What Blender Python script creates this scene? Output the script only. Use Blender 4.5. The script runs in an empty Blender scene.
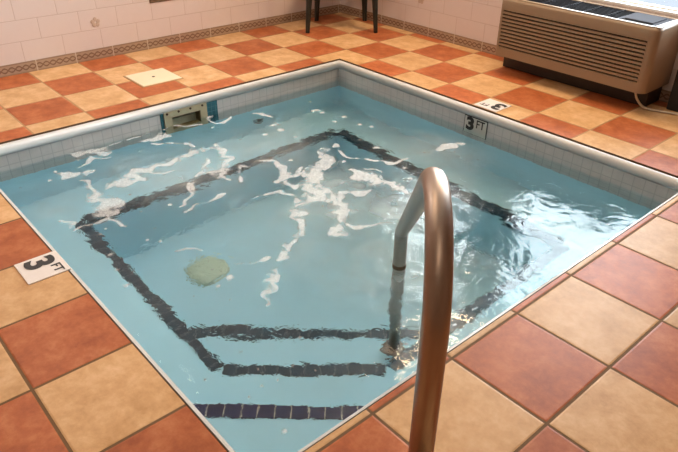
import bpy, bmesh, math, random
import numpy as np
from mathutils import Vector, Matrix
random.seed(7)
scn = bpy.context.scene
COL = scn.collection
S = 0.305                      # one floor tile (12 in) in metres
def V(a, b, z=0.0):            # a: along the far-right edge, b: along the far-left edge, in tiles
    return Vector((a*S, -b*S, z*S))
# ---------------------------------------------------------------- camera
cam = bpy.data.objects.new('camera', bpy.data.cameras.new('camera'))
COL.objects.link(cam)
cam.data.sensor_width = 36.0
cam.data.lens = 36.0*637.41/678.0
cam.data.clip_start = 0.02
r_ = Vector((0.6599338745, 0.7512254591, 0.0121486971))
u_ = Vector((-0.3969542031, 0.3348951142, 0.8545599002))
f_ = Vector((-0.6378986141, 0.5687755024, -0.5192107338))
M = Matrix((( r_.x, u_.x, -f_.x), (r_.y, u_.y, -f_.y), (r_.z, u_.z, -f_.z))).to_4x4()
M.translation = Vector((10.5838*S, -9.5853*S, 4.0392*S))
cam.matrix_world = M
scn.camera = cam
# ---------------------------------------------------------------- world, lights, exposure
WZ = -0.45                     # water level (tiles)
A0, A1, B0, B1 = 0.45, 7.94, 0.60, 8.00      # outer coping edges
WA, WB = -2.80, -2.29          # far walls
CZ = 8.0                       # ceiling height
w = bpy.data.worlds.new('world'); scn.world = w; w.use_nodes = True
w.node_tree.nodes['Background'].inputs[0].default_value = (0.75, 0.86, 1.0, 1)
w.node_tree.nodes['Background'].inputs[1].default_value = 1.0
scn.view_settings.view_transform = 'Standard'
scn.view_settings.look = 'None'
scn.view_settings.gamma = 1.0
scn.view_settings.use_curve_mapping = False
scn.view_settings.exposure = 0.05
def area(name, loc, rot, sx, sy, power, color):
    l = bpy.data.lights.new(name, 'AREA'); l.shape = 'RECTANGLE'; l.size = sx; l.size_y = sy
    l.energy = power; l.color = color
    o = bpy.data.objects.new(name, l); o.location = loc; o.rotation_euler = rot; COL.objects.link(o)
    return o
# daylight arriving through the two windows of the far-right wall (light faces into the room, -Y)
W1 = (3.45, 7.2, 1.50, 7.0)    # clear window over the air conditioner: a0, a1, z0, z1
W2 = (-0.5, 2.2, 3.3, 7.2)    # window behind the sheer curtain
area('daylight', V((W1[0]+W1[1])/2, WB-0.55, (W1[2]+W1[3])/2), (math.radians(-90), 0, 0),
     (W1[1]-W1[0])*S, (W1[3]-W1[2])*S, 88.0, (0.80, 0.93, 1.0))
area('daylight_sheer', V((W2[0]+W2[1])/2, WB-0.55, (W2[2]+W2[3])/2), (math.radians(-90), 0, 0),
     (W2[1]-W2[0])*S, (W2[3]-W2[2])*S, 75.0, (0.88, 0.94, 1.0))
# ceiling lamps: a, b, size along a, size along b, watts, colour
LAMPS = [(-1.6, 7.4, 1.6, 3.8, 16.5, (1.0, 0.92, 0.86)), (4.4, 6.9, 1.9, 3.8, 6.0, (1.0, 0.77, 0.52)),
         (2.5, -1.5, 1.5, 1.2, 30.0, (1.0, 0.74, 0.48)), (5.0, -1.45, 1.5, 1.2, 14.0, (1.0, 0.80, 0.58)), (10.9, 10.6, 1.9, 3.8, 1.0, (1.0, 0.81, 0.60))]
for a, b, sa, sb, pw, lc in LAMPS:
    area('lamp_light', V(a, b, CZ-0.17), (0, 0, 0), sa*S, sb*S, pw, lc)
# ---------------------------------------------------------------- helpers
def new_mat(name):
    m = bpy.data.materials.new(name); m.use_nodes = True
    nt = m.node_tree; p = nt.nodes['Principled BSDF']
    return m, nt, p
class NB:                      # small node builder
    def __init__(s, nt): s.nt = nt
    def n(s, t, **kw):
        x = s.nt.nodes.new(t)
        for k, v in kw.items(): setattr(x, k, v)
        return x
    def l(s, a, b): s.nt.links.new(a, b)
    def val(s, sock, v):
        if hasattr(v, 'is_linked') or hasattr(v, 'links'): s.l(v, sock)
        else: sock.default_value = v
    def math(s, op, a, b=0.0, c=0.0):
        x = s.n('ShaderNodeMath', operation=op)
        for i, v in enumerate((a, b, c)): s.val(x.inputs[i], v)
        return x.outputs[0]
    def mix(s, f, a, b):
        x = s.n('ShaderNodeMix', data_type='RGBA')
        s.val(x.inputs[0], f); s.val(x.inputs[6], a); s.val(x.inputs[7], b)
        return x.outputs[2]
    def noise(s, vec, scale, detail=2.0, rough=0.5, dist=0.0):
        x = s.n('ShaderNodeTexNoise'); x.inputs['Scale'].default_value = scale
        x.inputs['Detail'].default_value = detail; x.inputs['Roughness'].default_value = rough
        x.inputs['Distortion'].default_value = dist
        if vec is not None: s.l(vec, x.inputs['Vector'])
        return x.outputs['Fac']
    def ramp(s, f, stops):
        x = s.n('ShaderNodeValToRGB'); e = x.color_ramp.elements
        e[0].position, e[0].color = stops[0][0], stops[0][1]
        e[1].position, e[1].color = stops[-1][0], stops[-1][1]
        for pz, c in stops[1:-1]:
            q = e.new(pz); q.color = c
        s.l(f, x.inputs[0]); return x.outputs[0]
    def bump(s, h, strength, dist):
        x = s.n('ShaderNodeBump'); x.inputs['Strength'].default_value = strength
        x.inputs['Distance'].default_value = dist; s.l(h, x.inputs['Height']); return x.outputs[0]
def c4(r, g, b): return (r, g, b, 1.0)
def simple(name, col, rough=0.5, metal=0.0, spec=0.5, var=0.0, scale=30.0, bump=0.0):
    m, nt, p = new_mat(name); b = NB(nt)
    tc = b.n('ShaderNodeTexCoord').outputs['Object']
    nz = b.noise(tc, scale, 4.0, 0.6)
    k = 1.0-var
    b.l(b.mix(nz, c4(col[0]*k, col[1]*k, col[2]*k), c4(min(1, col[0]*(1+var)), min(1, col[1]*(1+var)), min(1, col[2]*(1+var)))), p.inputs['Base Color'])
    p.inputs['Roughness'].default_value = rough; p.inputs['Metallic'].default_value = metal
    p.inputs['Specular IOR Level'].default_value = spec
    if bump > 0: b.l(b.bump(nz, bump, 0.002), p.inputs['Normal'])
    return m
class MB:                      # collects shapes into ONE mesh, in tile units
    def __init__(s): s.bm = bmesh.new()
    def box(s, a0, a1, b0, b1, z0, z1):
        vs = [s.bm.verts.new(V(a, b, z)) for a in (a0, a1) for b in (b0, b1) for z in (z0, z1)]
        for f in ((0,1,3,2), (4,6,7,5), (0,4,5,1), (2,3,7,6), (0,2,6,4), (1,5,7,3)):
            s.bm.faces.new([vs[i] for i in f])
        return s
    def quad(s, *pts):
        s.bm.faces.new([s.bm.verts.new(V(*p)) for p in pts]); return s
    def prism(s, poly, z0, z1):            # poly of (a,b)
        lo = [s.bm.verts.new(V(a, b, z0)) for a, b in poly]; hi = [s.bm.verts.new(V(a, b, z1)) for a, b in poly]
        s.bm.faces.new(lo[::-1]); s.bm.faces.new(hi); n = len(poly)
        for i in range(n): s.bm.faces.new((lo[i], lo[(i+1) % n], hi[(i+1) % n], hi[i]))
        return s
    def tube(s, path, radii, seg=12, cap=True):     # path of (a,b,z)
        P = [V(*p) for p in path]; rings = []
        if not hasattr(radii, '__len__'): radii = [radii]*len(P)
        up = None
        for i, q in enumerate(P):
            t = (P[min(i+1, len(P)-1)]-P[max(i-1, 0)]).normalized()
            if up is None: up = t.orthogonal().normalized()
            up = (up - t*up.dot(t)).normalized(); sd = t.cross(up)
            rings.append([s.bm.verts.new(q+(up*math.cos(k*2*math.pi/seg)+sd*math.sin(k*2*math.pi/seg))*radii[i]*S) for k in range(seg)])
        for i in range(len(rings)-1):
            for k in range(seg):
                s.bm.faces.new((rings[i][k], rings[i][(k+1) % seg], rings[i+1][(k+1) % seg], rings[i+1][k]))
        if cap: s.bm.faces.new(rings[0][::-1]); s.bm.faces.new(rings[-1])
        return s
    def lathe(s, c, prof, seg=24, axis='z'):  # prof of (r, h) around c
        rings = []
        for r, h in prof:
            ring = []
            for k in range(seg):
                x, y = r*math.cos(k*2*math.pi/seg), r*math.sin(k*2*math.pi/seg)
                p = (c[0]+x, c[1]+y, c[2]+h) if axis == 'z' else ((c[0]+h, c[1]+x, c[2]+y) if axis == 'a' else (c[0]+x, c[1]+h, c[2]+y))
                ring.append(s.bm.verts.new(V(*p)))
            rings.append(ring)
        for i in range(len(rings)-1):
            for k in range(seg):
                s.bm.faces.new((rings[i][k], rings[i][(k+1) % seg], rings[i+1][(k+1) % seg], rings[i+1][k]))
        s.bm.faces.new(rings[0][::-1]); s.bm.faces.new(rings[-1])
        return s
    def build(s, name, mat, parent=None, bevel=0.0, smooth=False, seg=2, uv=None):
        bmesh.ops.recalc_face_normals(s.bm, faces=s.bm.faces)
        me = bpy.data.meshes.new(name); s.bm.to_mesh(me); s.bm.free()
        o = bpy.data.objects.new(name, me); COL.objects.link(o)
        for m in (mat if isinstance(mat, (list, tuple)) else [mat]): me.materials.append(m)
        if parent is not None:
            o.parent = parent
            o.matrix_parent_inverse = parent.matrix_world.inverted()
        if bevel > 0:
            md = o.modifiers.new('bevel', 'BEVEL'); md.width = bevel*S; md.segments = seg; md.limit_method = 'ANGLE'
            md.angle_limit = math.radians(40)
        if smooth:
            for p in me.polygons: p.use_smooth = True
        return o
def tag(o, label=None, cat=None, group=None, kind=None):
    if label: o['label'] = label
    if cat: o['category'] = cat
    if group: o['group'] = group
    if kind: o['kind'] = kind
    return o
def thing(name, label, cat, loc, group=None):
    o = bpy.data.objects.new(name, None); COL.objects.link(o)
    o.location = V(*loc); o.empty_display_size = 0.05
    o.matrix_world = Matrix.Translation(V(*loc))
    return tag(o, label, cat, group)
def struct(o, label, cat):
    return tag(o, label, cat, kind='structure')

# ---------------------------------------------------------------- materials
def deck_mat(name, grout):
    m, nt, p = new_mat(name); b = NB(nt)
    uv = b.n('ShaderNodeUVMap'); uv.uv_map = 'tile'
    sp = b.n('ShaderNodeSeparateXYZ'); b.l(uv.outputs[0], sp.inputs[0])
    fa, fb = b.math('FRACT', sp.outputs[0]), b.math('FRACT', sp.outputs[1])
    ia, ib = b.math('FLOOR', sp.outputs[0]), b.math('FLOOR', sp.outputs[1])
    par = b.math('FLOORED_MODULO', b.math('ADD', ia, ib), 2.0)
    par = b.math('GREATER_THAN', par, 0.5)
    da = b.math('SUBTRACT', 0.5, b.math('ABSOLUTE', b.math('SUBTRACT', fa, 0.5)))
    db = b.math('SUBTRACT', 0.5, b.math('ABSOLUTE', b.math('SUBTRACT', fb, 0.5)))
    de = b.math('MINIMUM', da, db)
    cell = b.n('ShaderNodeCombineXYZ'); b.l(ia, cell.inputs[0]); b.l(ib, cell.inputs[1])
    wn = b.n('ShaderNodeTexWhiteNoise'); wn.noise_dimensions = '3D'; b.l(cell.outputs[0], wn.inputs['Vector'])
    pos = b.n('ShaderNodeNewGeometry').outputs['Position']
    off = b.n('ShaderNodeVectorMath', operation='ADD'); b.l(pos, off.inputs[0])
    sc = b.n('ShaderNodeVectorMath', operation='SCALE'); b.l(wn.outputs['Color'], sc.inputs[0]); sc.inputs['Scale'].default_value = 7.0
    b.l(sc.outputs[0], off.inputs[1])
    n1 = b.noise(off.outputs[0], 11.0, 5.0, 0.68, 0.15)
    n2 = b.noise(off.outputs[0], 55.0, 4.0, 0.7)
    nn = b.math('ADD', b.math('MULTIPLY', n1, 0.75), b.math('MULTIPLY', n2, 0.25))
    red = b.ramp(nn, [(0.32, c4(0.285, 0.066, 0.020)), (0.5, c4(0.42, 0.115, 0.037)), (0.68, c4(0.54, 0.19, 0.075))])
    cre = b.ramp(nn, [(0.32, c4(0.475, 0.255, 0.100)), (0.5, c4(0.60, 0.35, 0.163)), (0.68, c4(0.71, 0.46, 0.255))])
    col = b.mix(par, cre, red)
    tone = b.math('ADD', 0.90, b.math('MULTIPLY', wn.outputs['Value'], 0.18))
    hs = b.n('ShaderNodeHueSaturation'); b.l(col, hs.inputs['Color']); b.l(tone, hs.inputs['Value'])
    gm = b.math('LESS_THAN', de, 0.0135)
    gn = b.noise(pos, 60.0, 3.0)
    gcol = b.mix(gn, c4(*[x*0.8 for x in grout]), c4(*[x*1.2 for x in grout]))
    b.l(b.mix(gm, hs.outputs[0], gcol), p.inputs['Base Color'])
    p.inputs['Specular IOR Level'].default_value = 0.22
    rg = b.math('ADD', 0.36, b.math('MULTIPLY', n2, 0.14))
    b.l(b.math('ADD', rg, b.math('MULTIPLY', gm, 0.35)), p.inputs['Roughness'])
    edge = b.n('ShaderNodeMapRange'); edge.interpolation_type = 'SMOOTHSTEP'
    b.l(de, edge.inputs[0]); edge.inputs[1].default_value = 0.008; edge.inputs[2].default_value = 0.030
    h = b.math('ADD', b.math('MULTIPLY', edge.outputs[0], 1.0), b.math('MULTIPLY', n1, 0.35))
    b.l(b.bump(h, 0.55, 0.002), p.inputs['Normal'])
    return m
M_deck = deck_mat('deck_tiles', (0.40, 0.24, 0.12))
M_deck_brown = deck_mat('deck_tiles_brown_grout', (0.17, 0.095, 0.045))  # same tiles with darker brown grout, for the near deck pieces
def wall_mat(name, axis, col, c2, joint, z0):
    m, nt, p = new_mat(name); b = NB(nt)
    pos = b.n('ShaderNodeNewGeometry').outputs['Position']
    sp = b.n('ShaderNodeSeparateXYZ'); b.l(pos, sp.inputs[0])
    cb = b.n('ShaderNodeCombineXYZ')
    b.l(sp.outputs[axis], cb.inputs[0])
    b.l(b.math('SUBTRACT', sp.outputs[2], z0*S), cb.inputs[1])
    br = b.n('ShaderNodeTexBrick'); b.l(cb.outputs[0], br.inputs['Vector'])
    br.inputs['Scale'].default_value = 1.0; br.inputs['Brick Width'].default_value = 0.8*S; br.inputs['Row Height'].default_value = 0.4*S
    br.inputs['Mortar Size'].default_value = 0.0028; br.inputs['Mortar Smooth'].default_value = 0.4
    nz = b.noise(pos, 14.0, 5.0, 0.65, 1.2)
    b.l(b.mix(nz, c4(*col), c4(*c2)), br.inputs['Color1']); b.l(b.mix(nz, c4(*c2), c4(*col)), br.inputs['Color2'])
    br.inputs['Mortar'].default_value = c4(*joint)
    b.l(br.outputs['Color'], p.inputs['Base Color']); p.inputs['Roughness'].default_value = 0.38
    h = b.math('SUBTRACT', b.math('MULTIPLY', nz, 0.5), br.outputs['Fac'])
    b.l(b.bump(h, 0.5, 0.002), p.inputs['Normal'])
    return m
WT = ((0.69, 0.59, 0.555), (0.74, 0.645, 0.61), (0.60, 0.49, 0.44))
M_wall_l = wall_mat('wall_tile_left', 1, *WT, 0.2)
M_wall_r = wall_mat('wall_tile_right', 0, *WT, 0.2)
def listello_mat(name, axis, start):
    m, nt, p = new_mat(name); b = NB(nt)
    pos = b.n('ShaderNodeNewGeometry').outputs['Position']
    sp = b.n('ShaderNodeSeparateXYZ'); b.l(pos, sp.inputs[0])
    u = b.math('DIVIDE', b.math('SUBTRACT', sp.outputs[axis], start*S), 0.8*S)
    fu = b.math('FRACT', u)
    v = b.math('DIVIDE', sp.outputs[2], 0.21*S)
    joint = b.math('LESS_THAN', fu, 0.026)
    # scroll ornament: two interleaved waves and a row of rosettes
    w1 = b.math('SINE', b.math('MULTIPLY', fu, 2*math.pi*3))
    d1 = b.math('ABSOLUTE', b.math('SUBTRACT', v, b.math('ADD', 0.5, b.math('MULTIPLY', w1, 0.2))))
    d2 = b.math('ABSOLUTE', b.math('SUBTRACT', v, b.math('SUBTRACT', 0.5, b.math('MULTIPLY', w1, 0.2))))
    orn = b.math('LESS_THAN', b.math('MINIMUM', d1, d2), 0.075)
    bord = b.math('GREATER_THAN', b.math('ABSOLUTE', b.math('SUBTRACT', v, 0.5)), 0.40)
    nz = b.noise(pos, 40.0, 4.0, 0.7)
    base = b.mix(nz, c4(0.34, 0.235, 0.16), c4(0.47, 0.345, 0.25))
    col = b.mix(orn, base, c4(0.22, 0.125, 0.075))
    col = b.mix(bord, col, c4(0.30, 0.20, 0.13))
    col = b.mix(joint, col, c4(0.55, 0.46, 0.36))
    b.l(col, p.inputs['Base Color']); p.inputs['Roughness'].default_value = 0.45
    b.l(b.bump(orn, 0.4, 0.003), p.inputs['Normal'])
    return m
M_list_l = listello_mat('border_tile_left', 1, -5.82)
M_list_r = listello_mat('border_tile_right', 0, 0.40)
def grid_mat(name, col, joint, size, gap, rough=0.25, axes=None, var=0.1):
    m, nt, p = new_mat(name); b = NB(nt)
    pos = b.n('ShaderNodeNewGeometry').outputs['Position']
    sp = b.n('ShaderNodeSeparateXYZ'); b.l(pos, sp.inputs[0])
    js = None
    for ax in (axes or (0, 1, 2)):
        q = b.math('FRACT', b.math('DIVIDE', b.math('ADD', sp.outputs[ax], 0.0021+(0.0 if ax < 2 else 0.2*S)), size*S))
        j = b.math('LESS_THAN', q, gap)
        js = j if js is None else b.math('MAXIMUM', js, j)
    nz = b.noise(pos, 25.0, 3.0)
    k = 1-var
    base = b.mix(nz, c4(*[x*k for x in col]), c4(*[min(1, x*(1+var)) for x in col]))
    b.l(b.mix(js, base, c4(*joint)), p.inputs['Base Color']); p.inputs['Roughness'].default_value = rough
    return m
M_band_a = grid_mat('waterline_tile_along_b', (0.50, 0.49, 0.48), (0.41, 0.41, 0.41), 0.17, 0.09, axes=(1, 2))
M_band_b = grid_mat('waterline_tile_along_a', (0.50, 0.49, 0.48), (0.41, 0.41, 0.41), 0.17, 0.09, axes=(0, 2))
M_plaster = simple('pool_plaster', (0.42, 0.69, 0.79), 0.7, var=0.06, scale=9.0)
M_coping = simple('glazed_bullnose', (0.60, 0.585, 0.565), 0.22, var=0.05, scale=12.0)
M_seal = simple('dark_joint', (0.13, 0.075, 0.04), 0.8, var=0.2)
M_white = simple('white_paint', (0.80, 0.79, 0.77), 0.45, var=0.03)
M_ceil = simple('ceiling_paint', (0.72, 0.66, 0.58), 0.8, var=0.04)
M_back = simple('back_wall_paint', (0.26, 0.17, 0.11), 0.7, var=0.1)
M_black = simple('black_ink', (0.012, 0.012, 0.013), 0.5)
M_marker = simple('marker_tile', (0.74, 0.68, 0.64), 0.35, var=0.05)

# ---------------------------------------------------------------- structure: deck, walls, ceiling
FA, FB = 13.5, 13.0            # the room's far extents behind the camera
bm = bmesh.new(); uvl = bm.loops.layers.uv.new('tile')
def deck(a0, a1, b0, b1, da, db, mi):
    z0 = -0.16
    c = [(a0, b0), (a1, b0), (a1, b1), (a0, b1)]
    lo = [bm.verts.new(V(a, b, z0)) for a, b in c]; hi = [bm.verts.new(V(a, b, 0)) for a, b in c]
    fs = [(lo, c)] ; 
    faces = [bm.faces.new(hi), bm.faces.new(lo[::-1])] + [bm.faces.new((lo[i], lo[(i+1) % 4], hi[(i+1) % 4], hi[i])) for i in range(4)]
    for f in faces:
        f.material_index = mi
        for lp in f.loops:
            co = lp.vert.co; lp[uvl].uv = (co.x/S-da+20, -co.y/S-db+20)
    for f in faces[2:]: f.material_index = 2
g = 0.025
deck(WA, A0-g, WB, FB, 0, 0, 0)
deck(A0-g, FA, WB, B0-g, 0, 0, 0)
deck(A1+g, FA, B0-g, FB, 0.034, -0.089, 1)
deck(A0-g, A1+g, B1+g, FB, -0.047, -0.071, 1)
bmesh.ops.recalc_face_normals(bm, faces=bm.faces)
me = bpy.data.meshes.new('floor'); bm.to_mesh(me); bm.free()
for m in (M_deck, M_deck_brown, M_seal): me.materials.append(m)
floor = bpy.data.objects.new('floor', me); COL.objects.link(floor)
struct(floor, 'pool deck of terracotta and cream ceramic tiles in a checkerboard', 'floor')
T = 0.4
wl = MB().box(WA-T, WA, WB-T, FB+T, -0.16, CZ).build('wall_left', M_wall_l)
struct(wl, 'pinkish tiled wall along the far left side of the deck', 'wall')
# far-right wall with two window openings
wr = MB()
xs = [WA, W2[0], W2[1], W1[0], W1[1], FA+T]
wr.box(xs[0], xs[1], WB-T, WB, -0.16, CZ); wr.box(xs[2], xs[3], WB-T, WB, -0.16, CZ); wr.box(xs[4], xs[5], WB-T, WB, -0.16, CZ)
for (a0, a1, z0, z1) in (W1, W2):
    wr.box(a0, a1, WB-T, WB, -0.16, z0); wr.box(a0, a1, WB-T, WB, z1, CZ)
wr = wr.build('wall_right', M_wall_r)
struct(wr, 'tan tiled wall behind the air conditioner', 'wall')
struct(MB().box(FA, FA+T, WB, FB+T, -0.16, CZ).build('wall_back', M_back), 'plain wall behind the camera on the right', 'wall')
struct(MB().box(WA, FA, FB, FB+T, -0.16, CZ).build('wall_near', M_back), 'plain wall behind the camera', 'wall')
struct(MB().box(WA-T, FA+T, WB-T, FB+T, CZ, CZ+0.3).build('ceiling', M_ceil), 'plain painted ceiling above the pool', 'ceiling')
BH = 0.21
struct(MB().box(WA, WA+0.03, WB+0.03, FB, 0, BH).build('baseboard_left', M_list_l), 'brown scroll-patterned border tiles along the foot of the left wall', 'baseboard')
struct(MB().box(WA, FA, WB, WB+0.03, 0, BH).build('baseboard_right', M_list_r), 'brown scroll-patterned border tiles along the foot of the right wall', 'baseboard')
# windows
M_pane, nt, p_ = new_mat('window_glass'); b = NB(nt)
tr = b.n('ShaderNodeBsdfTransparent'); gl = b.n('ShaderNodeBsdfGlossy'); gl.inputs['Roughness'].default_value = 0.02
lw = b.n('ShaderNodeFresnel'); lw.inputs['IOR'].default_value = 1.3
mx = b.n('ShaderNodeMixShader'); b.l(lw.outputs[0], mx.inputs[0]); b.l(tr.outputs[0], mx.inputs[1]); b.l(gl.outputs[0], mx.inputs[2])
b.l(mx.outputs[0], nt.nodes['Material Output'].inputs['Surface'])
for i, (a0, a1, z0, z1) in enumerate((W1, W2)):
    fr = MB(); t = 0.09; y0, y1 = WB-0.28, WB-0.16
    fr.box(a0, a0+t, y0, y1, z0, z1); fr.box(a1-t, a1, y0, y1, z0, z1)
    fr.box(a0+t, a1-t, y0, y1, z0, z0+t*0.6); fr.box(a0+t, a1-t, y0, y1, z1-t, z1)
    wo = fr.build('window_%d' % (i+1), M_white)
    struct(wo, ['white framed window above the air conditioner', 'white framed window near the far corner'][i], 'window')
    MB().box(a0+t, a1-t, WB-0.225, WB-0.215, z0+t*0.6, z1-t).build('pane', M_pane, wo)
    MB().box(a0, a1, WB-0.16, WB-0.005, z0-0.001, z0+0.03).build('sill', M_white, wo)

# ---------------------------------------------------------------- pool basin
IN = 0.02
a0, a1, b0, b1 = A0+IN, A1-IN, B0+IN, B1-IN
PB = -3.45                      # pool floor
T2 = 0.35
SK = (4.08, 4.66, -0.62, -0.29) # skimmer mouth b0,b1,z0,z1
ZB = -0.82                      # lower edge of the tile band
ZT = -0.14
pb = MB()
pb.box(a0-T2, a1+T2, b0-T2, b1+T2, PB-0.3, PB)
pb.box(a0-T2, a0, b0-T2, b1+T2, PB, ZB); pb.box(a1, a1+T2, b0-T2, b1+T2, PB, ZB)
pb.box(a0, a1, b0-T2, b0, PB, ZB); pb.box(a0, a1, b1, b1+T2, PB, ZB)
# bench round four sides and the diagonal steps in the near corner
BZ, BA0, BA1, BB0, BB1 = -1.90, 1.56, 6.74, 1.64, 6.86
pb.box(a0, BA0, b0, b1, PB, BZ); pb.box(BA1, a1, b0, b1, PB, BZ)
pb.box(BA0, BA1, b0, BB0, PB, BZ); pb.box(BA0, BA1, BB1, b1, PB, BZ)
E2 = ((5.50, BB1), (BA1, 5.39)); E3 = ((3.97, BB1), (BA1, 3.68)); E1 = ((5.87, b1), (a1, 5.69))   # step edges
pb.prism([E2[0], (BA1, BB1), E2[1]], PB, BZ)
pb.prism([E3[0], E2[0], E2[1], E3[1]], PB, -2.65)
pb.prism([E1[0], (a1, b1), E1[1]], BZ, -1.15)
basin = pb.build('pool_basin', M_plaster)
struct(basin, 'pale blue-green plaster basin of the square spa pool', 'pool')
# waterline tile band (mesh of its own because of the tile), the left one with the skimmer mouth
tb = MB()
for (p0, p1, z0, z1) in ((b0-0.1, SK[0], ZB, ZT), (SK[1], b1+0.1, ZB, ZT), (SK[0], SK[1], ZB, SK[2]), (SK[0], SK[1], SK[3], ZT)):
    tb.box(a0-0.06, a0, p0, p1, z0, z1)
tb.box(a1, a1+0.06, b0-0.1, b1+0.1, ZB, ZT)
tb.build('waterline_tiles', M_band_a, basin)
tb = MB().box(a0, a1, b0-0.06, b0, ZB, ZT).box(a0, a1, b1, b1+0.06, ZB, ZT)
tb.build('waterline_tiles', M_band_b, basin)
# navy nosing tiles on every step and bench edge
def navy_mat(name, c0, c1, cj):
    m, nt, p_ = new_mat(name); b = NB(nt)
    uvn = b.n('ShaderNodeUVMap'); uvn.uv_map = 'run'
    sp = b.n('ShaderNodeSeparateXYZ'); b.l(uvn.outputs[0], sp.inputs[0])
    q = b.math('FRACT', b.math('DIVIDE', sp.outputs[0], 0.17))
    j = b.math('LESS_THAN', q, 0.06)
    wn = b.n('ShaderNodeTexWhiteNoise'); wn.noise_dimensions = '1D'; b.l(b.math('FLOOR', b.math('DIVIDE', sp.outputs[0], 0.17)), wn.inputs['W'])
    b.l(b.mix(j, b.mix(wn.outputs['Value'], c4(*c0), c4(*c1)), c4(*cj)), p_.inputs['Base Color'])
    p_.inputs['Roughness'].default_value = 0.2
    return m
M_navy = navy_mat('navy_tile', (0.006, 0.010, 0.05), (0.012, 0.018, 0.075), (0.42, 0.42, 0.36))
M_navy_hazed = navy_mat('hazed_navy_tile', (0.010, 0.036, 0.058), (0.016, 0.050, 0.075), (0.12, 0.16, 0.17))  # same navy tile, lightened in colour to imitate haze of deeper water
def nosing(p, q, z, inward, mat, name='nosing_tile_strip'):
    # an L-shaped row of 2 in tiles along p->q: tread face inward (toward the wall) and riser face
    bm2 = bmesh.new(); ul = bm2.loops.layers.uv.new('run')
    p, q, n = Vector(p), Vector(q), Vector(inward).normalized()
    L = (q-p).length; t = 0.012; W = 0.16
    prof = [(-t, -W), (-t, t), (W, t), (W, 0.0), (0.0, 0.0), (0.0, -W)]   # (inward, z)
    rings = [[bm2.verts.new(V(c.x+n.x*i, c.y+n.y*i, z+h)) for i, h in prof] for c in (p, q)]
    m_ = len(prof)
    for k in range(m_):
        f = bm2.faces.new((rings[0][k], rings[0][(k+1) % m_], rings[1][(k+1) % m_], rings[1][k]))
        for lp, uu in zip(f.loops, (0, 0, L, L)): lp[ul].uv = (uu+0.05, 0)
    for r in (rings[0][::-1], rings[1]): bm2.faces.new(r)
    bmesh.ops.recalc_face_normals(bm2, faces=bm2.faces)
    me = bpy.data.meshes.new(name); bm2.to_mesh(me); bm2.free(); me.materials.append(mat)
    o = bpy.data.objects.new(name, me); COL.objects.link(o); o.parent = basin
    return o
nosing((BA0, BB0), (BA0, BB1), BZ, (-1, 0), M_navy_hazed)
nosing((BA0, BB0), (BA1, BB0), BZ, (0, -1), M_navy_hazed)
nosing((BA0, BB1), E2[0], BZ, (0, 1), M_navy_hazed)
nosing((BA1, BB0), E2[1], BZ, (1, 0), M_navy_hazed)
nosing(E2[0], E2[1], BZ, (1.12, 0.95), M_navy_hazed)
nosing(E3[0], E3[1], -2.65, (1.13, 0.98), M_navy_hazed)
nosing(E1[0], E1[1], -1.15, (1.13, 1.0), M_navy)
# bullnose coping, mitred at the corners
def coping(name, mat):
    bm2 = bmesh.new(); prof = []
    zt, rv, rh = -0.022, 0.088, 0.056
    n = 10
    prof.append((-0.0, zt-0.03)); prof.append((0.0, zt)); 
    for k in range(1, n+1):
        t = math.pi*k/n
        prof.append((rh*math.sin(t)**0.8, zt-rv+rv*math.cos(t)))
    prof.append((0.0, zt-2*rv-0.0))
    rings = []
    for (a, b_, sa, sb) in ((A0, B0, 1, 1), (A1, B0, -1, 1), (A1, B1, -1, -1), (A0, B1, 1, -1)):
        rings.append([bm2.verts.new(V(a+sa*i, b_+sb*i, z)) for i, z in prof])
    for i in range(4):
        r, s_ = rings[i], rings[(i+1) % 4]
        for k in range(len(prof)-1):
            f = bm2.faces.new((r[k], r[k+1], s_[k+1], s_[k])); f.smooth = 1 < k < len(prof)-2
    bmesh.ops.recalc_face_normals(bm2, faces=bm2.faces)
    me = bpy.data.meshes.new(name); bm2.to_mesh(me); bm2.free(); me.materials.append(mat)
    o = bpy.data.objects.new(name, me); COL.objects.link(o); return o
struct(coping('trim_1', M_coping), 'white glazed bullnose coping around the pool edge', 'trim')
sl = MB()
for (x0, x1, y0, y1) in ((A0-g, A0+0.005, B0-g, B1+g), (A1-0.005, A1+g, B0-g, B1+g), (A0, A1, B0-g, B0+0.005), (A0, A1, B1-0.005, B1+g)):
    sl.box(x0, x1, y0, y1, -0.19, -0.045)
struct(sl.build('trim_2', M_seal), 'dark joint between the deck tiles and the pool coping', 'trim')

# ---------------------------------------------------------------- water
M_water, nt, p_ = new_mat('water'); b = NB(nt)
gl = b.n('ShaderNodeBsdfGlass'); gl.inputs['IOR'].default_value = 1.33; gl.inputs['Roughness'].default_value = 0.0
gl.inputs['Color'].default_value = c4(0.97, 1.0, 1.0)
pos = b.n('ShaderNodeNewGeometry').outputs['Position']
n1 = b.noise(pos, 5.0, 2.0, 0.5, 0.6); n2 = b.noise(pos, 21.0, 3.0, 0.55, 0.8)
n3 = b.noise(pos, 75.0, 2.0, 0.5, 0.5)
hh = b.math('ADD', b.math('ADD', n1, b.math('MULTIPLY', n2, 0.18)), b.math('MULTIPLY', n3, 0.022))
b.l(b.bump(hh, 1.0, 0.0095), gl.inputs['Normal'])
b.l(gl.outputs[0], nt.nodes['Material Output'].inputs['Surface'])
water = MB().quad((a0, b0, WZ), (a1, b0, WZ), (a1, b1, WZ), (a0, b1, WZ)).build('pool_water', M_water)
if water.data.polygons[0].normal.z < 0: water.data.flip_normals()
tag(water, 'clear rippling turquoise water filling the spa pool', 'water', kind='stuff')
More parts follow.
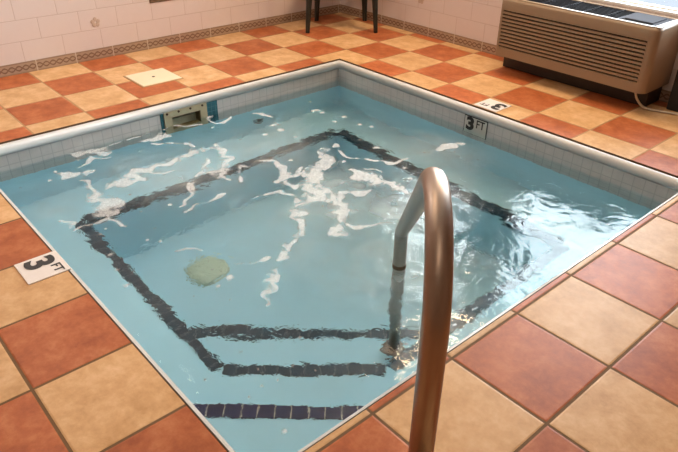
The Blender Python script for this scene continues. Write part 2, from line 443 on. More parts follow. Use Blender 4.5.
# foam: only the frothy patches and painted glint dots are kept as mesh; their density thins toward the edges
FOAM= [[(0.73,6.62,0.028),(0.56,6.35,0.059),(0.66,6.17,0.088),(0.88,6.03,0.044)],[(1.12,6.67,0.027),(0.9,6.43,0.07),(1.02,6.07,0.028)],[(0.53,5.98,0.023),(0.54,5.64,0.031),(0.41,5.21,0.024)],[(0.8,5.43,0.061),(0.79,5.17,0.094),(0.83,4.88,0.079)],[(0.57,5.01,0.032),(0.46,4.71,0.034),(0.65,4.37,0.025)],[(1.05,5.35,0.03),(1.22,4.98,0.038),(1.52,4.79,0.045)],[(2.01,6.45,0.049),(1.89,6.07,0.064),(1.87,5.69,0.053),(1.93,5.34,0.054),(1.73,4.95,0.072)],[(1.22,6.88,0.065),(1.32,6.76,0.078),(1.32,6.6,0.04)],[(1.61,6.73,0.038),(2.02,6.72,0.072),(2.49,6.83,0.101),(2.81,6.97,0.095)],[(2.88,7.3,0.02),(2.9,7.03,0.063),(3.18,6.86,0.02)],[(2.13,5.0,0.055),(2.47,5.17,0.065),(2.85,5.73,0.047),(3.18,6.06,0.033)],[(3.48,6.09,0.032),(3.32,5.84,0.033),(3.26,5.41,0.029)],[(1.7,4.69,0.044),(1.78,4.44,0.059),(2.14,4.58,0.071),(2.64,5.02,0.077),(2.89,5.06,0.037)],[(2.57,4.34,0.041),(2.83,4.17,0.054),(3.21,4.2,0.065),(3.51,4.33,0.074),(3.81,4.4,0.059)],[(3.42,4.44,0.062),(3.42,4.2,0.063),(3.44,3.93,0.039)],[(0.92,3.15,0.036),(1.09,3.02,0.045),(1.38,2.97,0.052)],[(1.59,3.38,0.05),(1.54,3.11,0.051)],[(3.21,3.47,0.055),(3.11,3.28,0.057),(3.19,3.19,0.028)],[(3.23,3.51,0.055),(3.37,3.44,0.082)],[(3.48,3.74,0.066),(3.79,3.86,0.1),(4.05,4.25,0.105)],[(0.56,3.95,0.035),(0.77,3.88,0.052),(0.87,3.76,0.052)],[(4.11,3.62,0.049),(4.17,3.4,0.113),(4.47,3.36,0.134),(4.71,3.31,0.096),(5.0,3.28,0.058)],[(4.62,3.74,0.058),(4.45,4.03,0.046),(4.54,4.35,0.044)],[(3.55,3.31,0.054),(3.66,3.23,0.067)],[(3.58,3.83,0.103),(4.09,4.15,0.118),(4.45,4.28,0.089),(4.7,4.37,0.118),(5.19,4.72,0.068)],[(3.16,3.28,0.085),(3.74,3.97,0.112),(4.37,4.68,0.075),(4.81,5.25,0.058),(5.15,5.83,0.052)],[(4.93,6.33,0.034),(5.02,6.16,0.034),(5.02,5.89,0.026)],[(5.41,6.08,0.049),(5.54,6.24,0.063),(5.84,6.41,0.022)],[(4.25,1.73,0.059),(4.25,1.47,0.075),(4.29,1.28,0.031)],[(4.04,4.53,0.068),(4.27,4.49,0.067),(4.32,4.19,0.046)],[(2.72,4.7,0.039),(2.99,5.03,0.037)],[(4.19,6.62,0.023),(4.25,6.48,0.027),(4.45,6.38,0.027)],[(4.01,3.16,0.026),(4.25,3.09,0.026)],[(3.33,3.97,0.039),(3.61,4.03,0.038)],[(3.61,5.03,0.023),(3.68,4.71,0.035),(4.12,4.67,0.033)],[(3.34,3.01,0.043),(3.69,2.95,0.028),(4.23,2.73,0.04),(4.27,2.38,0.021)],[(-0.13,3.32,0.02),(0.52,3.23,0.028)],[(1.88,5.82,0.039),(2.21,5.74,0.038),(2.2,5.54,0.026)],[(2.44,7.45,0.016),(2.73,7.32,0.026)],[(4.91,4.6,0.041),(5.21,4.41,0.03),(5.4,4.11,0.02)]]
DOTS= [(3.21,7.22,0.03),(3.74,7.32,0.032),(4.11,7.39,0.03),(4.47,7.44,0.032),(4.27,7.27,0.017),(3.12,7.1,0.02),(3.0,6.53,0.027),(3.52,6.59,0.02),(3.72,6.81,0.024),(3.87,6.7,0.019),(2.64,2.86,0.047),(2.22,2.29,0.034),(1.73,2.17,0.036),(1.53,2.25,0.036),(2.16,1.96,0.044),(2.63,2.01,0.033),(3.06,2.97,0.059),(3.9,3.4,0.026),(1.9,3.27,0.048),(1.9,3.62,0.031),(1.8,4.08,0.023),(2.99,3.91,0.041),(2.31,3.27,0.031),(1.55,2.14,0.046),(3.55,2.5,0.044),(4.13,2.72,0.04),(4.41,2.68,0.04),(4.73,2.89,0.037),(2.63,3.42,0.03),(1.25,7.15,0.038),(1.42,7.4,0.025),(1.2,7.57,0.025),(1.01,6.97,0.027),(2.44,6.43,0.023),(1.16,5.63,0.029),(2.26,4.19,0.022),(1.03,4.17,0.025),(0.27,3.27,0.038),(1.12,1.97,0.029),(5.12,1.94,0.026),(4.97,1.54,0.021),(4.52,1.59,0.022),(3.13,2.48,0.023),(2.84,1.91,0.033),(5.49,6.68,0.019),(5.19,6.65,0.02),(4.67,6.47,0.022),(5.13,6.45,0.032),(4.85,6.52,0.017),(5.18,6.95,0.011),(1.13,1.32,0.031),(1.74,2.71,0.026),(3.08,6.13,0.022),(2.63,6.67,0.022),(6.6,7.08,0.015),(6.82,7.17,0.02),(6.85,7.35,0.011),(7.39,7.35,0.021),(6.85,7.02,0.012),(6.79,6.79,0.015),(6.28,7.07,0.013),(6.32,7.2,0.009),(7.31,5.7,0.02),(6.51,6.48,0.013),(6.27,6.8,0.01),(7.0,6.67,0.009),(6.39,7.55,0.012)]  # the last dots, by the steps, are lamp glints painted as flecks
HAZE= [(4.6,4.33,0.71,0.5),(5.09,3.51,0.88,0.5),(6.25,4.7,0.82,0.34),(5.27,5.34,0.63,0.2),(4.15,3.64,0.59,0.4),(4.31,1.72,0.75,0.3),(2.33,5.55,0.77,0.4),(1.51,5.98,0.53,0.25),(2.58,3.8,0.74,0.3),(2.08,7.32,0.39,0.2),(7.27,5.13,0.36,0.35),(6.67,3.87,0.35,0.3),(3.6,5.29,0.48,0.12)]

N_ = 370
ga = np.linspace(a0+0.03, a1-0.03, N_); gb = np.linspace(b0+0.03, b1-0.03, N_)
GA, GB = np.meshgrid(ga, gb, indexing='ij')
rng = np.random.default_rng(3)
def vnoise(x, y, sc):
    tbl = rng.random((64, 64)); x = x*sc; y = y*sc
    i, j_ = np.floor(x).astype(int), np.floor(y).astype(int); fx, fy = x-i, y-j_
    fx = fx*fx*(3-2*fx); fy = fy*fy*(3-2*fy)
    t_ = lambda p_, q_: tbl[p_ % 64, q_ % 64]
    return (t_(i, j_)*(1-fx)+t_(i+1, j_)*fx)*(1-fy)+(t_(i, j_+1)*(1-fx)+t_(i+1, j_+1)*fx)*fy
WX = GA+0.26*(vnoise(GA, GB, 2.3)-0.5)+0.16*(vnoise(GA, GB, 6.0)-0.5)
WY = GB+0.26*(vnoise(GA, GB, 2.3)-0.5)+0.16*(vnoise(GA, GB, 6.0)-0.5)
D = np.full(GA.shape, -1.0)
for st in FOAM:
    for (x0, y0, r0), (x1, y1, r1) in zip(st[:-1], st[1:]):
        dx, dy = x1-x0, y1-y0; L2 = dx*dx+dy*dy+1e-9
        t_ = np.clip(((WX-x0)*dx+(WY-y0)*dy)/L2, 0, 1)
        dd = np.hypot(WX-x0-t_*dx, WY-y0-t_*dy)
        D = np.maximum(D, 1-dd/((r0+(r1-r0)*t_)*1.3))
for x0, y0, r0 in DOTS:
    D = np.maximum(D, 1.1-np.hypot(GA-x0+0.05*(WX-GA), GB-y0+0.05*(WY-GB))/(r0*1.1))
nz = 0.45*vnoise(WX, WY, 7.0)+0.35*vnoise(WX, WY, 15.0)+0.2*vnoise(GA, GB, 31.0)
F = D*0.8+(nz-0.55)*2.4+0.06
F = np.where(D > -0.5, F, -1.0)
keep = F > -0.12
bm = bmesh.new(); lay = bm.verts.layers.float.new('froth')
idx = {}
def gv(i, j_):
    k = (i, j_)
    if k not in idx:
        v = bm.verts.new(V(ga[i], gb[j_], WZ+0.006)); v[lay] = float(np.clip((F[i, j_]+0.12)*1.5, 0, 1)); idx[k] = v
    return idx[k]
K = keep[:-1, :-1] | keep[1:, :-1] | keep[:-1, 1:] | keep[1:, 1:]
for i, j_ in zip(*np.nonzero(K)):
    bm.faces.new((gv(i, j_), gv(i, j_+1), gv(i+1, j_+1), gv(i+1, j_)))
bmesh.ops.recalc_face_normals(bm, faces=bm.faces)
me = bpy.data.meshes.new('foam'); bm.to_mesh(me); bm.free()
M_foam, nt, p_ = new_mat('foam'); b = NB(nt)
at = b.n('ShaderNodeAttribute'); at.attribute_name = 'froth'
pos = b.n('ShaderNodeNewGeometry').outputs['Position']
fz = b.noise(pos, 160.0, 2.0)
al = b.math('MULTIPLY', at.outputs['Fac'], b.math('ADD', -0.02, b.math('MULTIPLY', fz, 1.0)))
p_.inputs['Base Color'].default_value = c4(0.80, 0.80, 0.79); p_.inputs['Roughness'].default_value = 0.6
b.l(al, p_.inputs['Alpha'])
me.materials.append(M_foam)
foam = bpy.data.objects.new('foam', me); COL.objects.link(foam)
tag(foam, 'white swirls and flecks of froth drifting on the pool water, with painted lamp glints', 'foam', kind='stuff')


# pale clouds of fine bubbles hanging just under the surface
H = np.zeros(GA.shape)
for x0, y0, r0, s0 in HAZE:
    H = np.maximum(H, s0*np.exp(-((WX-x0)**2+(WY-y0)**2)/(r0*r0)))
H = H*(0.55+0.9*vnoise(WX, WY, 2.6)*vnoise(GA, GB, 5.5)+0.35*(vnoise(WX, WY, 12.0)-0.5))
bm = bmesh.new(); lay = bm.verts.layers.float.new('froth'); idx = {}; st_ = 3
hz = H[::st_, ::st_]; ha_, hb_ = ga[::st_], gb[::st_]
K = hz > 0.03
def hv(i, j_):
    k = (i, j_)
    if k not in idx:
        v = bm.verts.new(V(ha_[i], hb_[j_], WZ-0.06)); v[lay] = float(np.clip(hz[i, j_]-0.03, 0, 1)); idx[k] = v
    return idx[k]
for i in range(hz.shape[0]-1):
    for j_ in range(hz.shape[1]-1):
        if K[i, j_] or K[i+1, j_] or K[i, j_+1] or K[i+1, j_+1]:
            bm.faces.new((hv(i, j_), hv(i, j_+1), hv(i+1, j_+1), hv(i+1, j_)))
bmesh.ops.recalc_face_normals(bm, faces=bm.faces)
me = bpy.data.meshes.new('bubble_cloud'); bm.to_mesh(me); bm.free()
M_bub, nt, p_ = new_mat('fine_bubbles'); b = NB(nt)
at = b.n('ShaderNodeAttribute'); at.attribute_name = 'froth'
p_.inputs['Base Color'].default_value = c4(0.84, 0.86, 0.84); p_.inputs['Roughness'].default_value = 0.8; p_.inputs['Specular IOR Level'].default_value = 0.0
b.l(at.outputs['Fac'], p_.inputs['Alpha']); me.materials.append(M_bub)
o = bpy.data.objects.new('bubble_cloud', me); COL.objects.link(o)
tag(o, 'milky clouds of fine bubbles just under the water surface', 'bubbles', kind='stuff')

# ---------------------------------------------------------------- handrail
M_steel, nt, p_ = new_mat('brushed_steel'); b = NB(nt)
tc = b.n('ShaderNodeTexCoord').outputs['Object']
nz = b.noise(tc, 18.0, 4.0, 0.6)
b.l(b.mix(nz, c4(0.34, 0.26, 0.21), c4(0.42, 0.335, 0.28)), p_.inputs['Base Color'])
p_.inputs['Metallic'].default_value = 1.0
b.l(b.math('ADD', 0.33, b.math('MULTIPLY', nz, 0.12)), p_.inputs['Roughness'])
Q = Vector((8.92, 7.38)); Wp = Vector((6.27, 4.74))
rail = thing('handrail', 'bent steel handrail rising from the deck and dipping into the water', 'handrail', (Q.x, Q.y, 0))
ctrl = [(0.0, -0.10), (0.0, 2.62+0.28), ((Wp-Q).length, 0.06), ((Wp-Q).length, -2.64)]
fil = [0, 0.62, 0.24, 0]
def fillet(pts, rads, n=14):
    out = [Vector(pts[0])]
    for i in range(1, len(pts)-1):
        p0, p1, p2 = Vector(pts[i-1]), Vector(pts[i]), Vector(pts[i+1])
        d0, d1_ = (p0-p1).normalized(), (p2-p1).normalized()
        ang = d0.angle(d1_); R_ = rads[i]; L = R_/math.tan(ang/2)
        c = p1+(d0+d1_).normalized()*(R_/math.sin(ang/2))
        s0, s1 = p1+d0*L-c, p1+d1_*L-c
        tot = math.pi-ang; sgn = 1 if (s0.x*s1.y-s0.y*s1.x) > 0 else -1
        for k in range(n+1):
            t = sgn*tot*k/n; out.append(c+Vector((s0.x*math.cos(t)-s0.y*math.sin(t), s0.x*math.sin(t)+s0.y*math.cos(t))))
    out.append(Vector(pts[-1])); return out
path2 = fillet(ctrl, fil)
un = (Wp-Q).normalized()
MB().tube([(Q.x+un.x*s, Q.y+un.y*s, z) for s, z in path2], 0.080, 24).build('rail_tube', M_steel, rail, smooth=True)
MB().lathe((Q.x, Q.y, 0), [(0.2, 0.001), (0.2, 0.02), (0.15, 0.05), (0.095, 0.06)], 28).build('escutcheon', M_steel, rail, smooth=True)
MB().lathe((Wp.x, Wp.y, WZ+0.02), [(0.081, -0.03), (0.086, -0.02), (0.086, 0.02), (0.081, 0.03)], 24).build('collar', M_seal, rail, smooth=True)
MB().lathe((Wp.x, Wp.y, -2.65), [(0.17, 0.003), (0.17, 0.02), (0.1, 0.06)], 24).build('escutcheon', M_steel, rail, smooth=True)

# ---------------------------------------------------------------- skimmer in the far-left wall
M_cream = simple('aged_cream_plastic', (0.36, 0.32, 0.21), 0.45, var=0.12, scale=40)
M_skin = simple('skimmer_throat', (0.20, 0.145, 0.06), 0.6, var=0.4, scale=25)
M_teal = grid_mat('teal_tile', (0.03, 0.115, 0.15), (0.07, 0.20, 0.24), 0.085, 0.07, axes=(1, 2), var=0.4)
M_screw = simple('dark_screw', (0.06, 0.035, 0.02), 0.4, metal=0.6)
sk = thing('skimmer', 'cream framed skimmer inlet at the waterline under the left coping', 'skimmer', (a0, 4.37, -0.6))
fr = MB(); f0, f1 = a0, a0+0.035
fr.box(f0, f1, 3.94, SK[0], -0.78, -0.175); fr.box(f0, f1, SK[1], 4.81, -0.78, -0.175)
fr.box(f0, f1, SK[0], SK[1], SK[3], -0.175); fr.box(f0, f1, SK[0], SK[1], -0.78, SK[2])
fr.build('face_frame', M_cream, sk)
th = MB(); d_ = 0.62; x0, x1 = a0-d_, a0+0.02
th.box(x0-0.02, x0, SK[0], SK[1], SK[2], SK[3])
th.box(x0, x1, SK[0]-0.02, SK[0]+0.004, SK[2], SK[3]); th.box(x0, x1, SK[1]-0.004, SK[1]+0.02, SK[2], SK[3])
th.box(x0, x1, SK[0], SK[1], SK[3]-0.004, SK[3]+0.02); th.box(x0, x1, SK[0], SK[1], SK[2]-0.02, SK[2]+0.004)
th.build('throat', M_skin, sk)
MB().box(a0-0.16, a0-0.12, SK[0]+0.02, SK[1]-0.02, SK[2], -0.38).build('weir_flap', M_cream, sk)
for bb in (4.03, 4.28, 4.52, 4.75):
    MB().lathe((f1, bb, -0.205), [(0.022, 0.0), (0.022, 0.008), (0.014, 0.014)], 12, 'a').build('screw', M_screw, sk)
MB().box(f0, f0+0.012, 3.70, 3.935, -0.8, -0.175).build('teal_tile_strip', M_teal, sk)['label'] = 'dark teal mosaic strip'
MB().box(f0, f0+0.012, 4.815, 4.875, -0.8, -0.175).build('teal_tile_strip', M_teal, sk)['label'] = 'dark teal mosaic strip'
# skimmer lid in the deck
M_lid = simple('cream_lid_plastic', (0.78, 0.66, 0.46), 0.4, var=0.04)
lid = thing('access_cover', 'square cream plastic cover set in the far left deck tiles', 'cover', (-0.92, 4.24, 0))
MB().box(-1.32, -0.53, 3.84, 4.65, 0.0, 0.02).build('plate', M_lid, lid, bevel=0.008)
MB().box(-1.345, -0.505, 3.815, 4.675, 0.0, 0.008).build('rim', simple('lid_rim', (0.42, 0.26, 0.12), 0.6), lid)
MB().lathe((-0.92, 4.245, 0.02), [(0.03, 0.0), (0.03, 0.004), (0.02, 0.006)], 16).build('finger_hole', M_screw, lid)
# jet in the far-left bench wall and drain on the floor
M_fit = simple('grey_fitting', (0.10, 0.12, 0.12), 0.4)
jt = thing('wall_jet', 'round dark spa jet fitting in the far left underwater wall', 'jet', (a0, 2.78, -1.43))
MB().lathe((a0, 2.78, -1.43), [(0.12, 0.001), (0.12, 0.02), (0.09, 0.035), (0.06, 0.035)], 24, 'a').build('escutcheon', M_fit, jt)
MB().lathe((a0+0.03, 2.78, -1.43), [(0.05, 0.0), (0.05, 0.03), (0.02, 0.03)], 16, 'a').build('nozzle', M_black, jt)
dr = thing('floor_drain', 'round yellowed suction drain cover on the pool floor', 'drain', (2.75, 5.45, PB))
M_drain = simple('yellowed_plastic', (0.52, 0.62, 0.48), 0.5, var=0.12, scale=60)
MB().lathe((2.75, 5.45, PB), [(0.36, 0.001), (0.36, 0.04), (0.29, 0.09), (0.15, 0.12), (0.04, 0.125)], 32).build('cover', M_drain, dr, smooth=True)
gr = MB()
for k in range(12):
    t = k*math.pi/6; c_, s_ = math.cos(t), math.sin(t)
    gr.tube([(2.75+c_*0.15, 5.45+s_*0.15, PB+0.12), (2.75+c_*0.29, 5.45+s_*0.29, PB+0.092)], 0.010, 6)
gr.build('slots', M_drain, dr)

# ---------------------------------------------------------------- depth signs
def text_mesh(body, size, bold):
    cu = bpy.data.curves.new('txt', 'FONT'); cu.body = body; cu.size = size; cu.offset = bold; cu.extrude = 0.0006
    cu.align_x = 'CENTER'; cu.align_y = 'CENTER'; cu.resolution_u = 6
    o = bpy.data.objects.new('txt', cu); COL.objects.link(o)
    dg = bpy.context.evaluated_depsgraph_get(); me = bpy.data.meshes.new_from_object(o.evaluated_get(dg))
    bpy.data.objects.remove(o)
    xs_ = [v.co.x for v in me.vertices]; ys_ = [v.co.y for v in me.vertices]
    cx, cy = (max(xs_)+min(xs_))/2, (max(ys_)+min(ys_))/2
    return me, cx, cy, max(xs_)-min(xs_), max(ys_)-min(ys_)
def lettering(name, body, height, width, bold, centre, right, up, normal, parent):
    me, cx, cy, w_, h_ = text_mesh(body, 1.0, bold)
    R3 = Vector(right).normalized(); U3 = Vector(up).normalized(); N3 = Vector(normal).normalized()
    o = bpy.data.objects.new(name, me); COL.objects.link(o)
    for v in me.vertices:
        x, y = (v.co.x-cx)/w_*width*S, (v.co.y-cy)/h_*height*S
        v.co = Vector(centre)+R3*x+U3*y+N3*(v.co.z+0.0012)
    me.update(); me.materials.append(M_black)
    o.parent = parent; o.matrix_parent_inverse = parent.matrix_world.inverted()
# near-left deck marker, read from the deck looking at the pool: right = +a, up = -b (world +Y)
mk = thing('depth_marker', 'white 3 FT depth tile in the near left deck beside the coping', 'depth marker', (4.2, 8.21, 0), 'pool depth markers')
MB().box(3.96, 4.425, 7.985, 8.435, 0.0, 0.012).build('marker_tile', M_marker, mk)
lettering('numeral', '3', 0.32, 0.19, 0.035, V(4.10, 8.205, 0.012), (1, 0, 0), (0, 1, 0), (0, 0, 1), mk)
lettering('unit_lettering', 'FT', 0.10, 0.16, 0.004, V(4.31, 8.085, 0.012), (1, 0, 0), (0, 1, 0), (0, 0, 1), mk)
# far-right deck marker, read from behind the pool: right = -a, up = +b
mk = thing('depth_marker', 'white 3 FT depth tile in the far right deck before the air conditioner', 'depth marker', (4.27, 0.26, 0), 'pool depth markers')
MB().box(4.04, 4.52, 0.10, 0.56, 0.0, 0.012).build('marker_tile', M_marker, mk)
lettering('numeral', '3', 0.32, 0.19, 0.035, V(4.40, 0.33, 0.012), (-1, 0, 0), (0, -1, 0), (0, 0, 1), mk)
lettering('unit_lettering', 'FT', 0.10, 0.15, 0.004, V(4.17, 0.42, 0.012), (-1, 0, 0), (0, -1, 0), (0, 0, 1), mk)
# waterline sign on the far-right pool wall, facing the camera (+b)
mk = thing('depth_marker', 'black edged 3 FT depth tile on the right pool wall above the water', 'depth marker', (4.18, b0, -0.3), 'pool depth markers')
MB().box(3.93, 4.44, b0, b0+0.012, -0.62, -0.165).build('border', M_black, mk)['label'] = 'thin black border'
MB().box(3.945, 4.425, b0+0.006, b0+0.018, -0.60, -0.205).build('marker_tile', simple('grey_marker_tile', (0.50, 0.50, 0.46), 0.35, var=0.08), mk)
lettering('numeral', '3', 0.25, 0.17, 0.05, V(4.07, b0+0.018, -0.325), (1, 0, 0), (0, 0, 1), (0, -1, 0), mk)
lettering('unit_lettering', 'FT', 0.15, 0.18, 0.01, V(4.30, b0+0.018, -0.295), (1, 0, 0), (0, 0, 1), (0, -1, 0), mk)

# ---------------------------------------------------------------- air conditioner under the window
M_beige = simple('beige_enamel', (0.30, 0.205, 0.125), 0.42, var=0.03)
M_dark = simple('dark_recess', (0.006, 0.005, 0.004), 0.9, spec=0.05)
M_base = simple('brown_sub_base', (0.022, 0.012, 0.007), 0.5, var=0.3)
M_grey = simple('grey_panel', (0.075, 0.078, 0.095), 0.8, spec=0.03, var=0.04)
M_vane = simple('dark_vanes', (0.028, 0.028, 0.034), 0.8, spec=0.03)
CA0, CA1, CF = 3.03, 6.16, -1.30
ac = thing('air_conditioner', 'beige wall air conditioner with louvered front beneath the window', 'air conditioner', (4.6, -1.95, 0))
# shell: plan path from the wall round the front, stacked in levels, louver opening left out
def arc(cx, cy, r, t0, t1, n): return [(cx+r*math.cos(math.radians(t0+(t1-t0)*k/n)), cy+r*math.sin(math.radians(t0+(t1-t0)*k/n))) for k in range(n+1)]
rl, rr = 0.05, 0.13
plan = [(CA0, WB+0.035)] + arc(CA0+rl, CF-rl, rl, 180, 90, 5) + [(CA0+0.075, CF), (6.0, CF)] + arc(CA1-rr, CF-rr, rr, 90, 0, 8) + [(CA1, WB+0.035)]
LV = [(0.345, 0), (0.50, 0), (1.25, 0), (1.40, 0), (1.425, 0.008), (1.445, 0.03)]
sh = bmesh.new(); rows = []
ca, cb_ = (CA0+CA1)/2, -1.9
for z, ins in LV:
    rows.append([sh.verts.new(V(a-(ins if a > ca else -ins), max(WB+0.035, b_-ins), z+(0.03 if z > 1.39 else 0)*min(1, (CF-b_)))) for a, b_ in plan])
h0 = 7
for i in range(len(rows)-1):
    for k in range(len(plan)-1):
        if i == 1 and k == h0: continue
        sh.faces.new((rows[i][k], rows[i][k+1], rows[i+1][k+1], rows[i+1][k]))
sh.faces.new(rows[0])
bmesh.ops.recalc_face_normals(sh, faces=sh.faces)
me = bpy.data.meshes.new('housing'); sh.to_mesh(me); sh.free(); me.materials.append(M_beige)
for pl in me.polygons: pl.use_smooth = len(pl.vertices) == 4
o = bpy.data.objects.new('housing', me); COL.objects.link(o); o.parent = ac; o.matrix_parent_inverse = ac.matrix_world.inverted()
hous = o
md = o.modifiers.new('split', 'EDGE_SPLIT'); md.split_angle = math.radians(35)
lx0, lx1 = plan[h0][0], plan[h0+1][0]
lo = MB(); n = 11; z0, z1 = 0.50, 1.25; pit = (z1-z0)/n
for k in range(n+1):                      # slanted slats
    zc = z0+pit*k
    h = pit*0.30
    zl, zu = max(z0, zc-h), min(z1, zc+h)
    lo.box(lx0, lx1, CF-0.05, CF-0.002, zl, zu)
lo.build('louver_grille', M_beige, ac)
MB().box(lx0-0.02, lx1+0.02, CF-0.16, CF-0.052, z0-0.02, z1+0.02).build('louver_backing', M_dark, ac)
# top: rim, discharge grille, control door
ZT1 = 1.465
gx0, gx1, gy0, gy1 = 3.20, 5.32, -2.16, -1.40      # grille opening
px0, px1 = 5.32, 6.02
tp = MB()
tp.box(CA0+0.03, gx0, WB+0.035, CF-0.02, 1.44, ZT1); tp.box(px1, CA1-0.03, WB+0.035, CF-0.05, 1.44, ZT1)
tp.box(gx0, px1, gy1, CF-0.03, 1.44, ZT1); tp.box(gx0, px1, WB+0.035, gy0, 1.44, ZT1)
tp.build('top_rim', M_beige, ac, bevel=0.006)
MB().box(gx0, gx1, gy0, gy1, 1.36, 1.40).build('grille_backing', M_dark, ac)
dg_ = MB()
for k in range(8):
    bb = gy0+(gy1-gy0)*(k+0.5)/8
    dg_.box(gx0, gx1, bb-0.012, bb+0.012, 1.40, ZT1-0.006)
for k in range(5):
    aa = gx0+(gx1-gx0)*(k+0.5)/5
    dg_.box(aa-0.012, aa+0.012, gy0, gy1, 1.40, ZT1)
dg_.build('discharge_grille', M_vane, ac)
cdk = MB().box(px0, px1, gy0, gy1, 1.40, ZT1-0.006).build('control_deck', M_grey, ac)
cd = MB().box(px0+0.10, px1-0.10, gy0+0.10, gy1-0.12, ZT1-0.006, ZT1+0.012).build('control_door', M_grey, cdk, bevel=0.01)
MB().box(px0+0.08, px1-0.08, gy1-0.11, gy1-0.06, ZT1-0.006, ZT1-0.001).build('door_gap', M_dark, cdk)
bs = MB().box(2.98, 6.08, WB+0.035, -1.72, 0.0, 0.345).build('sub_base', M_base, ac, bevel=0.02)
cordp = [(5.98, -1.38, 0.36), (6.02, -1.42, 0.22), (6.10, -1.52, 0.08), (6.20, -1.60, 0.028), (6.32, -1.66, 0.022), (6.45, -1.70, 0.022), (6.58, -1.76, 0.022), (6.72, -1.80, 0.022)]
def smooth_path(P, n=8):
    P = [Vector(p) for p in P]; out = []
    for i in range(len(P)-1):
        p0, p1, p2, p3 = P[max(0, i-1)], P[i], P[i+1], P[min(len(P)-1, i+2)]
        for k in range(n):
            t = k/n; out.append(0.5*((2*p1)+(p2-p0)*t+(2*p0-5*p1+4*p2-p3)*t*t+(3*p1-p0-3*p2+p3)*t**3))
    out.append(P[-1]); return [tuple(q) for q in out]
MB().tube(smooth_path(cordp), 0.020, 8).build('power_cord', simple('pale_cord', (0.55, 0.47, 0.36), 0.5), ac, smooth=True)['label'] = 'pale looped power cord'
pb_ = MB().box(6.36, 6.85, -2.24, -1.92, 0.0, 0.72).build('outlet_box', M_black, bevel=0.02)
tag(pb_, 'black box standing on the deck right of the air conditioner', 'box')

# ---------------------------------------------------------------- curtains at the windows (outside the frame, mirrored in the water)
M_sheer, nt, p_ = new_mat('sheer_fabric'); b = NB(nt)
tl = b.n('ShaderNodeBsdfTranslucent'); tl.inputs['Color'].default_value = c4(0.85, 0.80, 0.70)
df = b.n('ShaderNodeBsdfDiffuse'); df.inputs['Color'].default_value = c4(0.75, 0.70, 0.62)
mx = b.n('ShaderNodeMixShader'); mx.inputs[0].default_value = 0.4
b.l(tl.outputs[0], mx.inputs[1]); b.l(df.outputs[0], mx.inputs[2])
open_ = b.n('ShaderNodeBsdfTransparent'); weave = b.n('ShaderNodeMixShader'); weave.inputs[0].default_value = 0.30
b.l(open_.outputs[0], weave.inputs[1]); b.l(mx.outputs[0], weave.inputs[2]); b.l(weave.outputs[0], nt.nodes['Material Output'].inputs['Surface'])
def curtain(name, x0, x1, z0, z1, y, mat, amp, waves):
    m_ = MB(); n_ = waves*8
    pts = [(x0+(x1-x0)*k/n_, y+amp*math.sin(2*math.pi*k/8.0)) for k in range(n_+1)]
    back = [(a, b_-0.015) for a, b_ in pts]
    m_.prism(pts+back[::-1], z0, z1)
    return m_.build(name, mat)
tag(curtain('curtain', W2[0]-0.15, W2[1]+0.1, W2[2]-0.15, W2[3]+0.25, WB+0.16, M_sheer, 0.05, 12), 'pale sheer curtain over the window near the far corner', 'curtain')
tag(curtain('curtain', 2.66, 3.42, 1.55, 6.6, WB+0.35, simple('brown_drape', (0.16, 0.11, 0.08), 0.85, var=0.1), 0.10, 5), 'brown drape beside the window over the air conditioner', 'curtain')

# ---------------------------------------------------------------- plastic armchair in the far corner
M_chair = simple('dark_green_plastic', (0.012, 0.018, 0.016), 0.32, var=0.1)
ch = thing('plastic_chair', 'dark plastic armchair standing in the far corner facing the pool', 'chair', (-1.6, -1.26, 0))
FLg, FRg, BLg, BRg = Vector((-1.66, -0.22)), Vector((-0.64, -1.53)), Vector((-2.43, -1.14)), Vector((-1.66, -2.12))
cen = (FLg+FRg+BLg+BRg)/4
SHz = 1.42
def leg(p, top):
    m_ = MB(); n_ = 8
    d = (Vector(top)-Vector(p))
    rings = []
    out = (Vector(p)-cen).normalized(); sd = Vector((-out.y, out.x))
    for k in range(n_+1):
        t = k/n_; c = Vector(p)+d*t; w_ = 0.062+0.05*t
        ring = [c+out*w_*0.9, c+out*w_*0.35+sd*w_, c-out*w_*0.55+sd*w_*0.75, c-out*w_*0.3, c-out*w_*0.55-sd*w_*0.75, c+out*w_*0.35-sd*w_]
        rings.append([m_.bm.verts.new(V(q.x, q.y, SHz*t)) for q in ring])
    for k in range(n_):
        for q in range(6): m_.bm.faces.new((rings[k][q], rings[k][(q+1) % 6], rings[k+1][(q+1) % 6], rings[k+1][q]))
    m_.bm.faces.new(rings[0][::-1]); m_.bm.faces.new(rings[-1])
    m_.build('leg', M_chair, ch, bevel=0.012)
tops = [cen+(p-cen)*0.90 for p in (FLg, FRg, BLg, BRg)]
for p, t in zip((FLg, FRg, BLg, BRg), tops): leg(p, t)
sw = [cen+(p-cen)*0.98 for p in (FLg, FRg, BRg, BLg)]
MB().prism([(p.x, p.y) for p in sw], SHz-0.03, SHz+0.05).build('seat', M_chair, ch, bevel=0.03)
bk = MB(); bl, br_ = BLg, BRg
bdir = ((BLg+BRg)/2-(FLg+FRg)/2).normalized()
def bp(t, z): q = bl.lerp(br_, t)+bdir*0.16*(z-SHz)*0.5; return q
for k in range(7):                               # vertical back slats
    t0, t1 = 0.06+k*0.13, 0.06+k*0.13+0.085
    vs = []
    for z in (SHz, 2.75):
        for t in (t0, t1):
            q = bp(t, z); vs.append(bk.bm.verts.new(V(q.x, q.y, z))); q2 = q+bdir*0.05; vs.append(bk.bm.verts.new(V(q2.x, q2.y, z)))
    for f in ((0,1,3,2), (4,6,7,5), (0,4,5,1), (2,3,7,6), (0,2,6,4), (1,5,7,3)): bk.bm.faces.new([vs[i] for i in f])
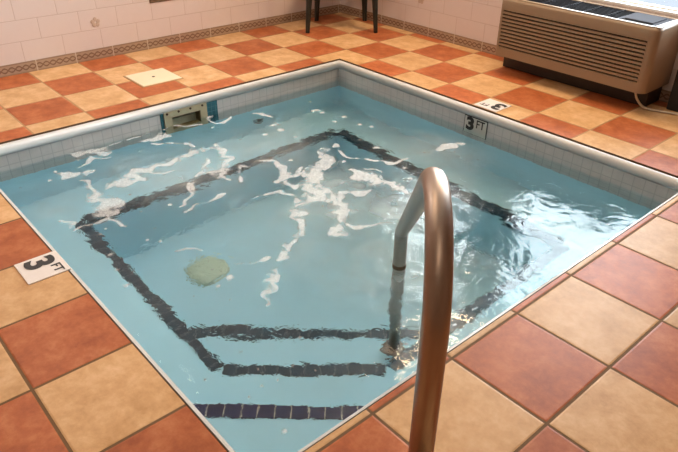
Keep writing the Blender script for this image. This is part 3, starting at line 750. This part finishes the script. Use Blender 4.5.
bk.tube([(bp(t, 2.75).x+bdir.x*0.02, bp(t, 2.75).y+bdir.y*0.02, 2.75+0.14*math.sin(math.pi*t)) for t in [k/8 for k in range(9)]], 0.07, 8)
bk.build('backrest', M_chair, ch)
for f_leg, b_leg, tt in ((FLg, BLg, 0.0), (FRg, BRg, 1.0)):
    q = bp(tt, 2.2)
    MB().tube(smooth_path([(f_leg.x, f_leg.y, SHz), (f_leg.x, f_leg.y, 2.0), (f_leg.x*0.8+q.x*0.2, f_leg.y*0.8+q.y*0.2, 2.18), (q.x, q.y, 2.2)], 6), 0.065, 8).build('armrest', M_chair, ch, smooth=True)

# ---------------------------------------------------------------- decor tiles on the walls
M_decor = simple('brown_decor_tile', (0.13, 0.085, 0.05), 0.4, var=0.5, scale=45)
MB_ = MB().box(WA, WA+0.02, 2.60, 3.22, 0.955, 1.16).build('decor_tile', M_decor, bevel=0.004)
tag(MB_, 'small dark brown decor tile set high in the left wall', 'tile')
M_faint = simple('faint_motif_tile', (0.56, 0.42, 0.33), 0.4, var=0.12, scale=30)
def motif(wall, u, z, name, label):
    m_ = MB(); n_ = 5
    for k in range(n_):                           # five-petal embossed flower
        t = k*2*math.pi/n_+0.3
        c = (WA, u+0.06*math.cos(t), z+0.06*math.sin(t)) if wall == 'l' else (u+0.06*math.cos(t), WB, z+0.06*math.sin(t))
        m_.lathe(c, [(0.045, 0.0), (0.045, 0.006), (0.025, 0.012)], 10, 'a' if wall == 'l' else 'b')
    tag(m_.build(name, M_faint), label, 'tile ornament')
motif('l', 4.47, 0.74, 'flower_relief', 'faint embossed flower on the left wall above the border tiles')
motif('r', 0.08, 0.80, 'flower_relief', 'faint embossed flower on the right wall left of the air conditioner')
# ---------------------------------------------------------------- ceiling lamps
M_diff, nt, p_ = new_mat('lamp_diffuser'); 
p_.inputs['Base Color'].default_value = c4(0.8, 0.75, 0.65); p_.inputs['Emission Color'].default_value = c4(1.0, 0.82, 0.62); p_.inputs['Emission Strength'].default_value = 2.0
where = ['over the far left deck', 'over the near left side of the pool', 'over the far right deck beside the chair', 'directly above the air conditioner', 'over the near right deck']
for (a, b_, sa, sb, pw, lc), wh in zip(LAMPS, where):
    t = thing('ceiling_lamp', 'recessed warm ceiling lamp '+wh, 'lamp', (a, b_, CZ), 'ceiling lamps')
    f = MB(); ha, hb = sa/2, sb/2
    f.box(a-ha-0.1, a-ha-0.01, b_-hb-0.1, b_+hb+0.1, CZ-0.14, CZ); f.box(a+ha+0.01, a+ha+0.1, b_-hb-0.1, b_+hb+0.1, CZ-0.14, CZ)
    f.box(a-ha-0.01, a+ha+0.01, b_-hb-0.1, b_-hb-0.01, CZ-0.14, CZ); f.box(a-ha-0.01, a+ha+0.01, b_+hb+0.01, b_+hb+0.1, CZ-0.14, CZ)
    f.build('lamp_frame', M_white, t)
    MB().box(a-ha-0.01, a+ha+0.01, b_-hb-0.01, b_+hb+0.01, CZ-0.12, CZ-0.08).build('diffuser', M_diff, t)
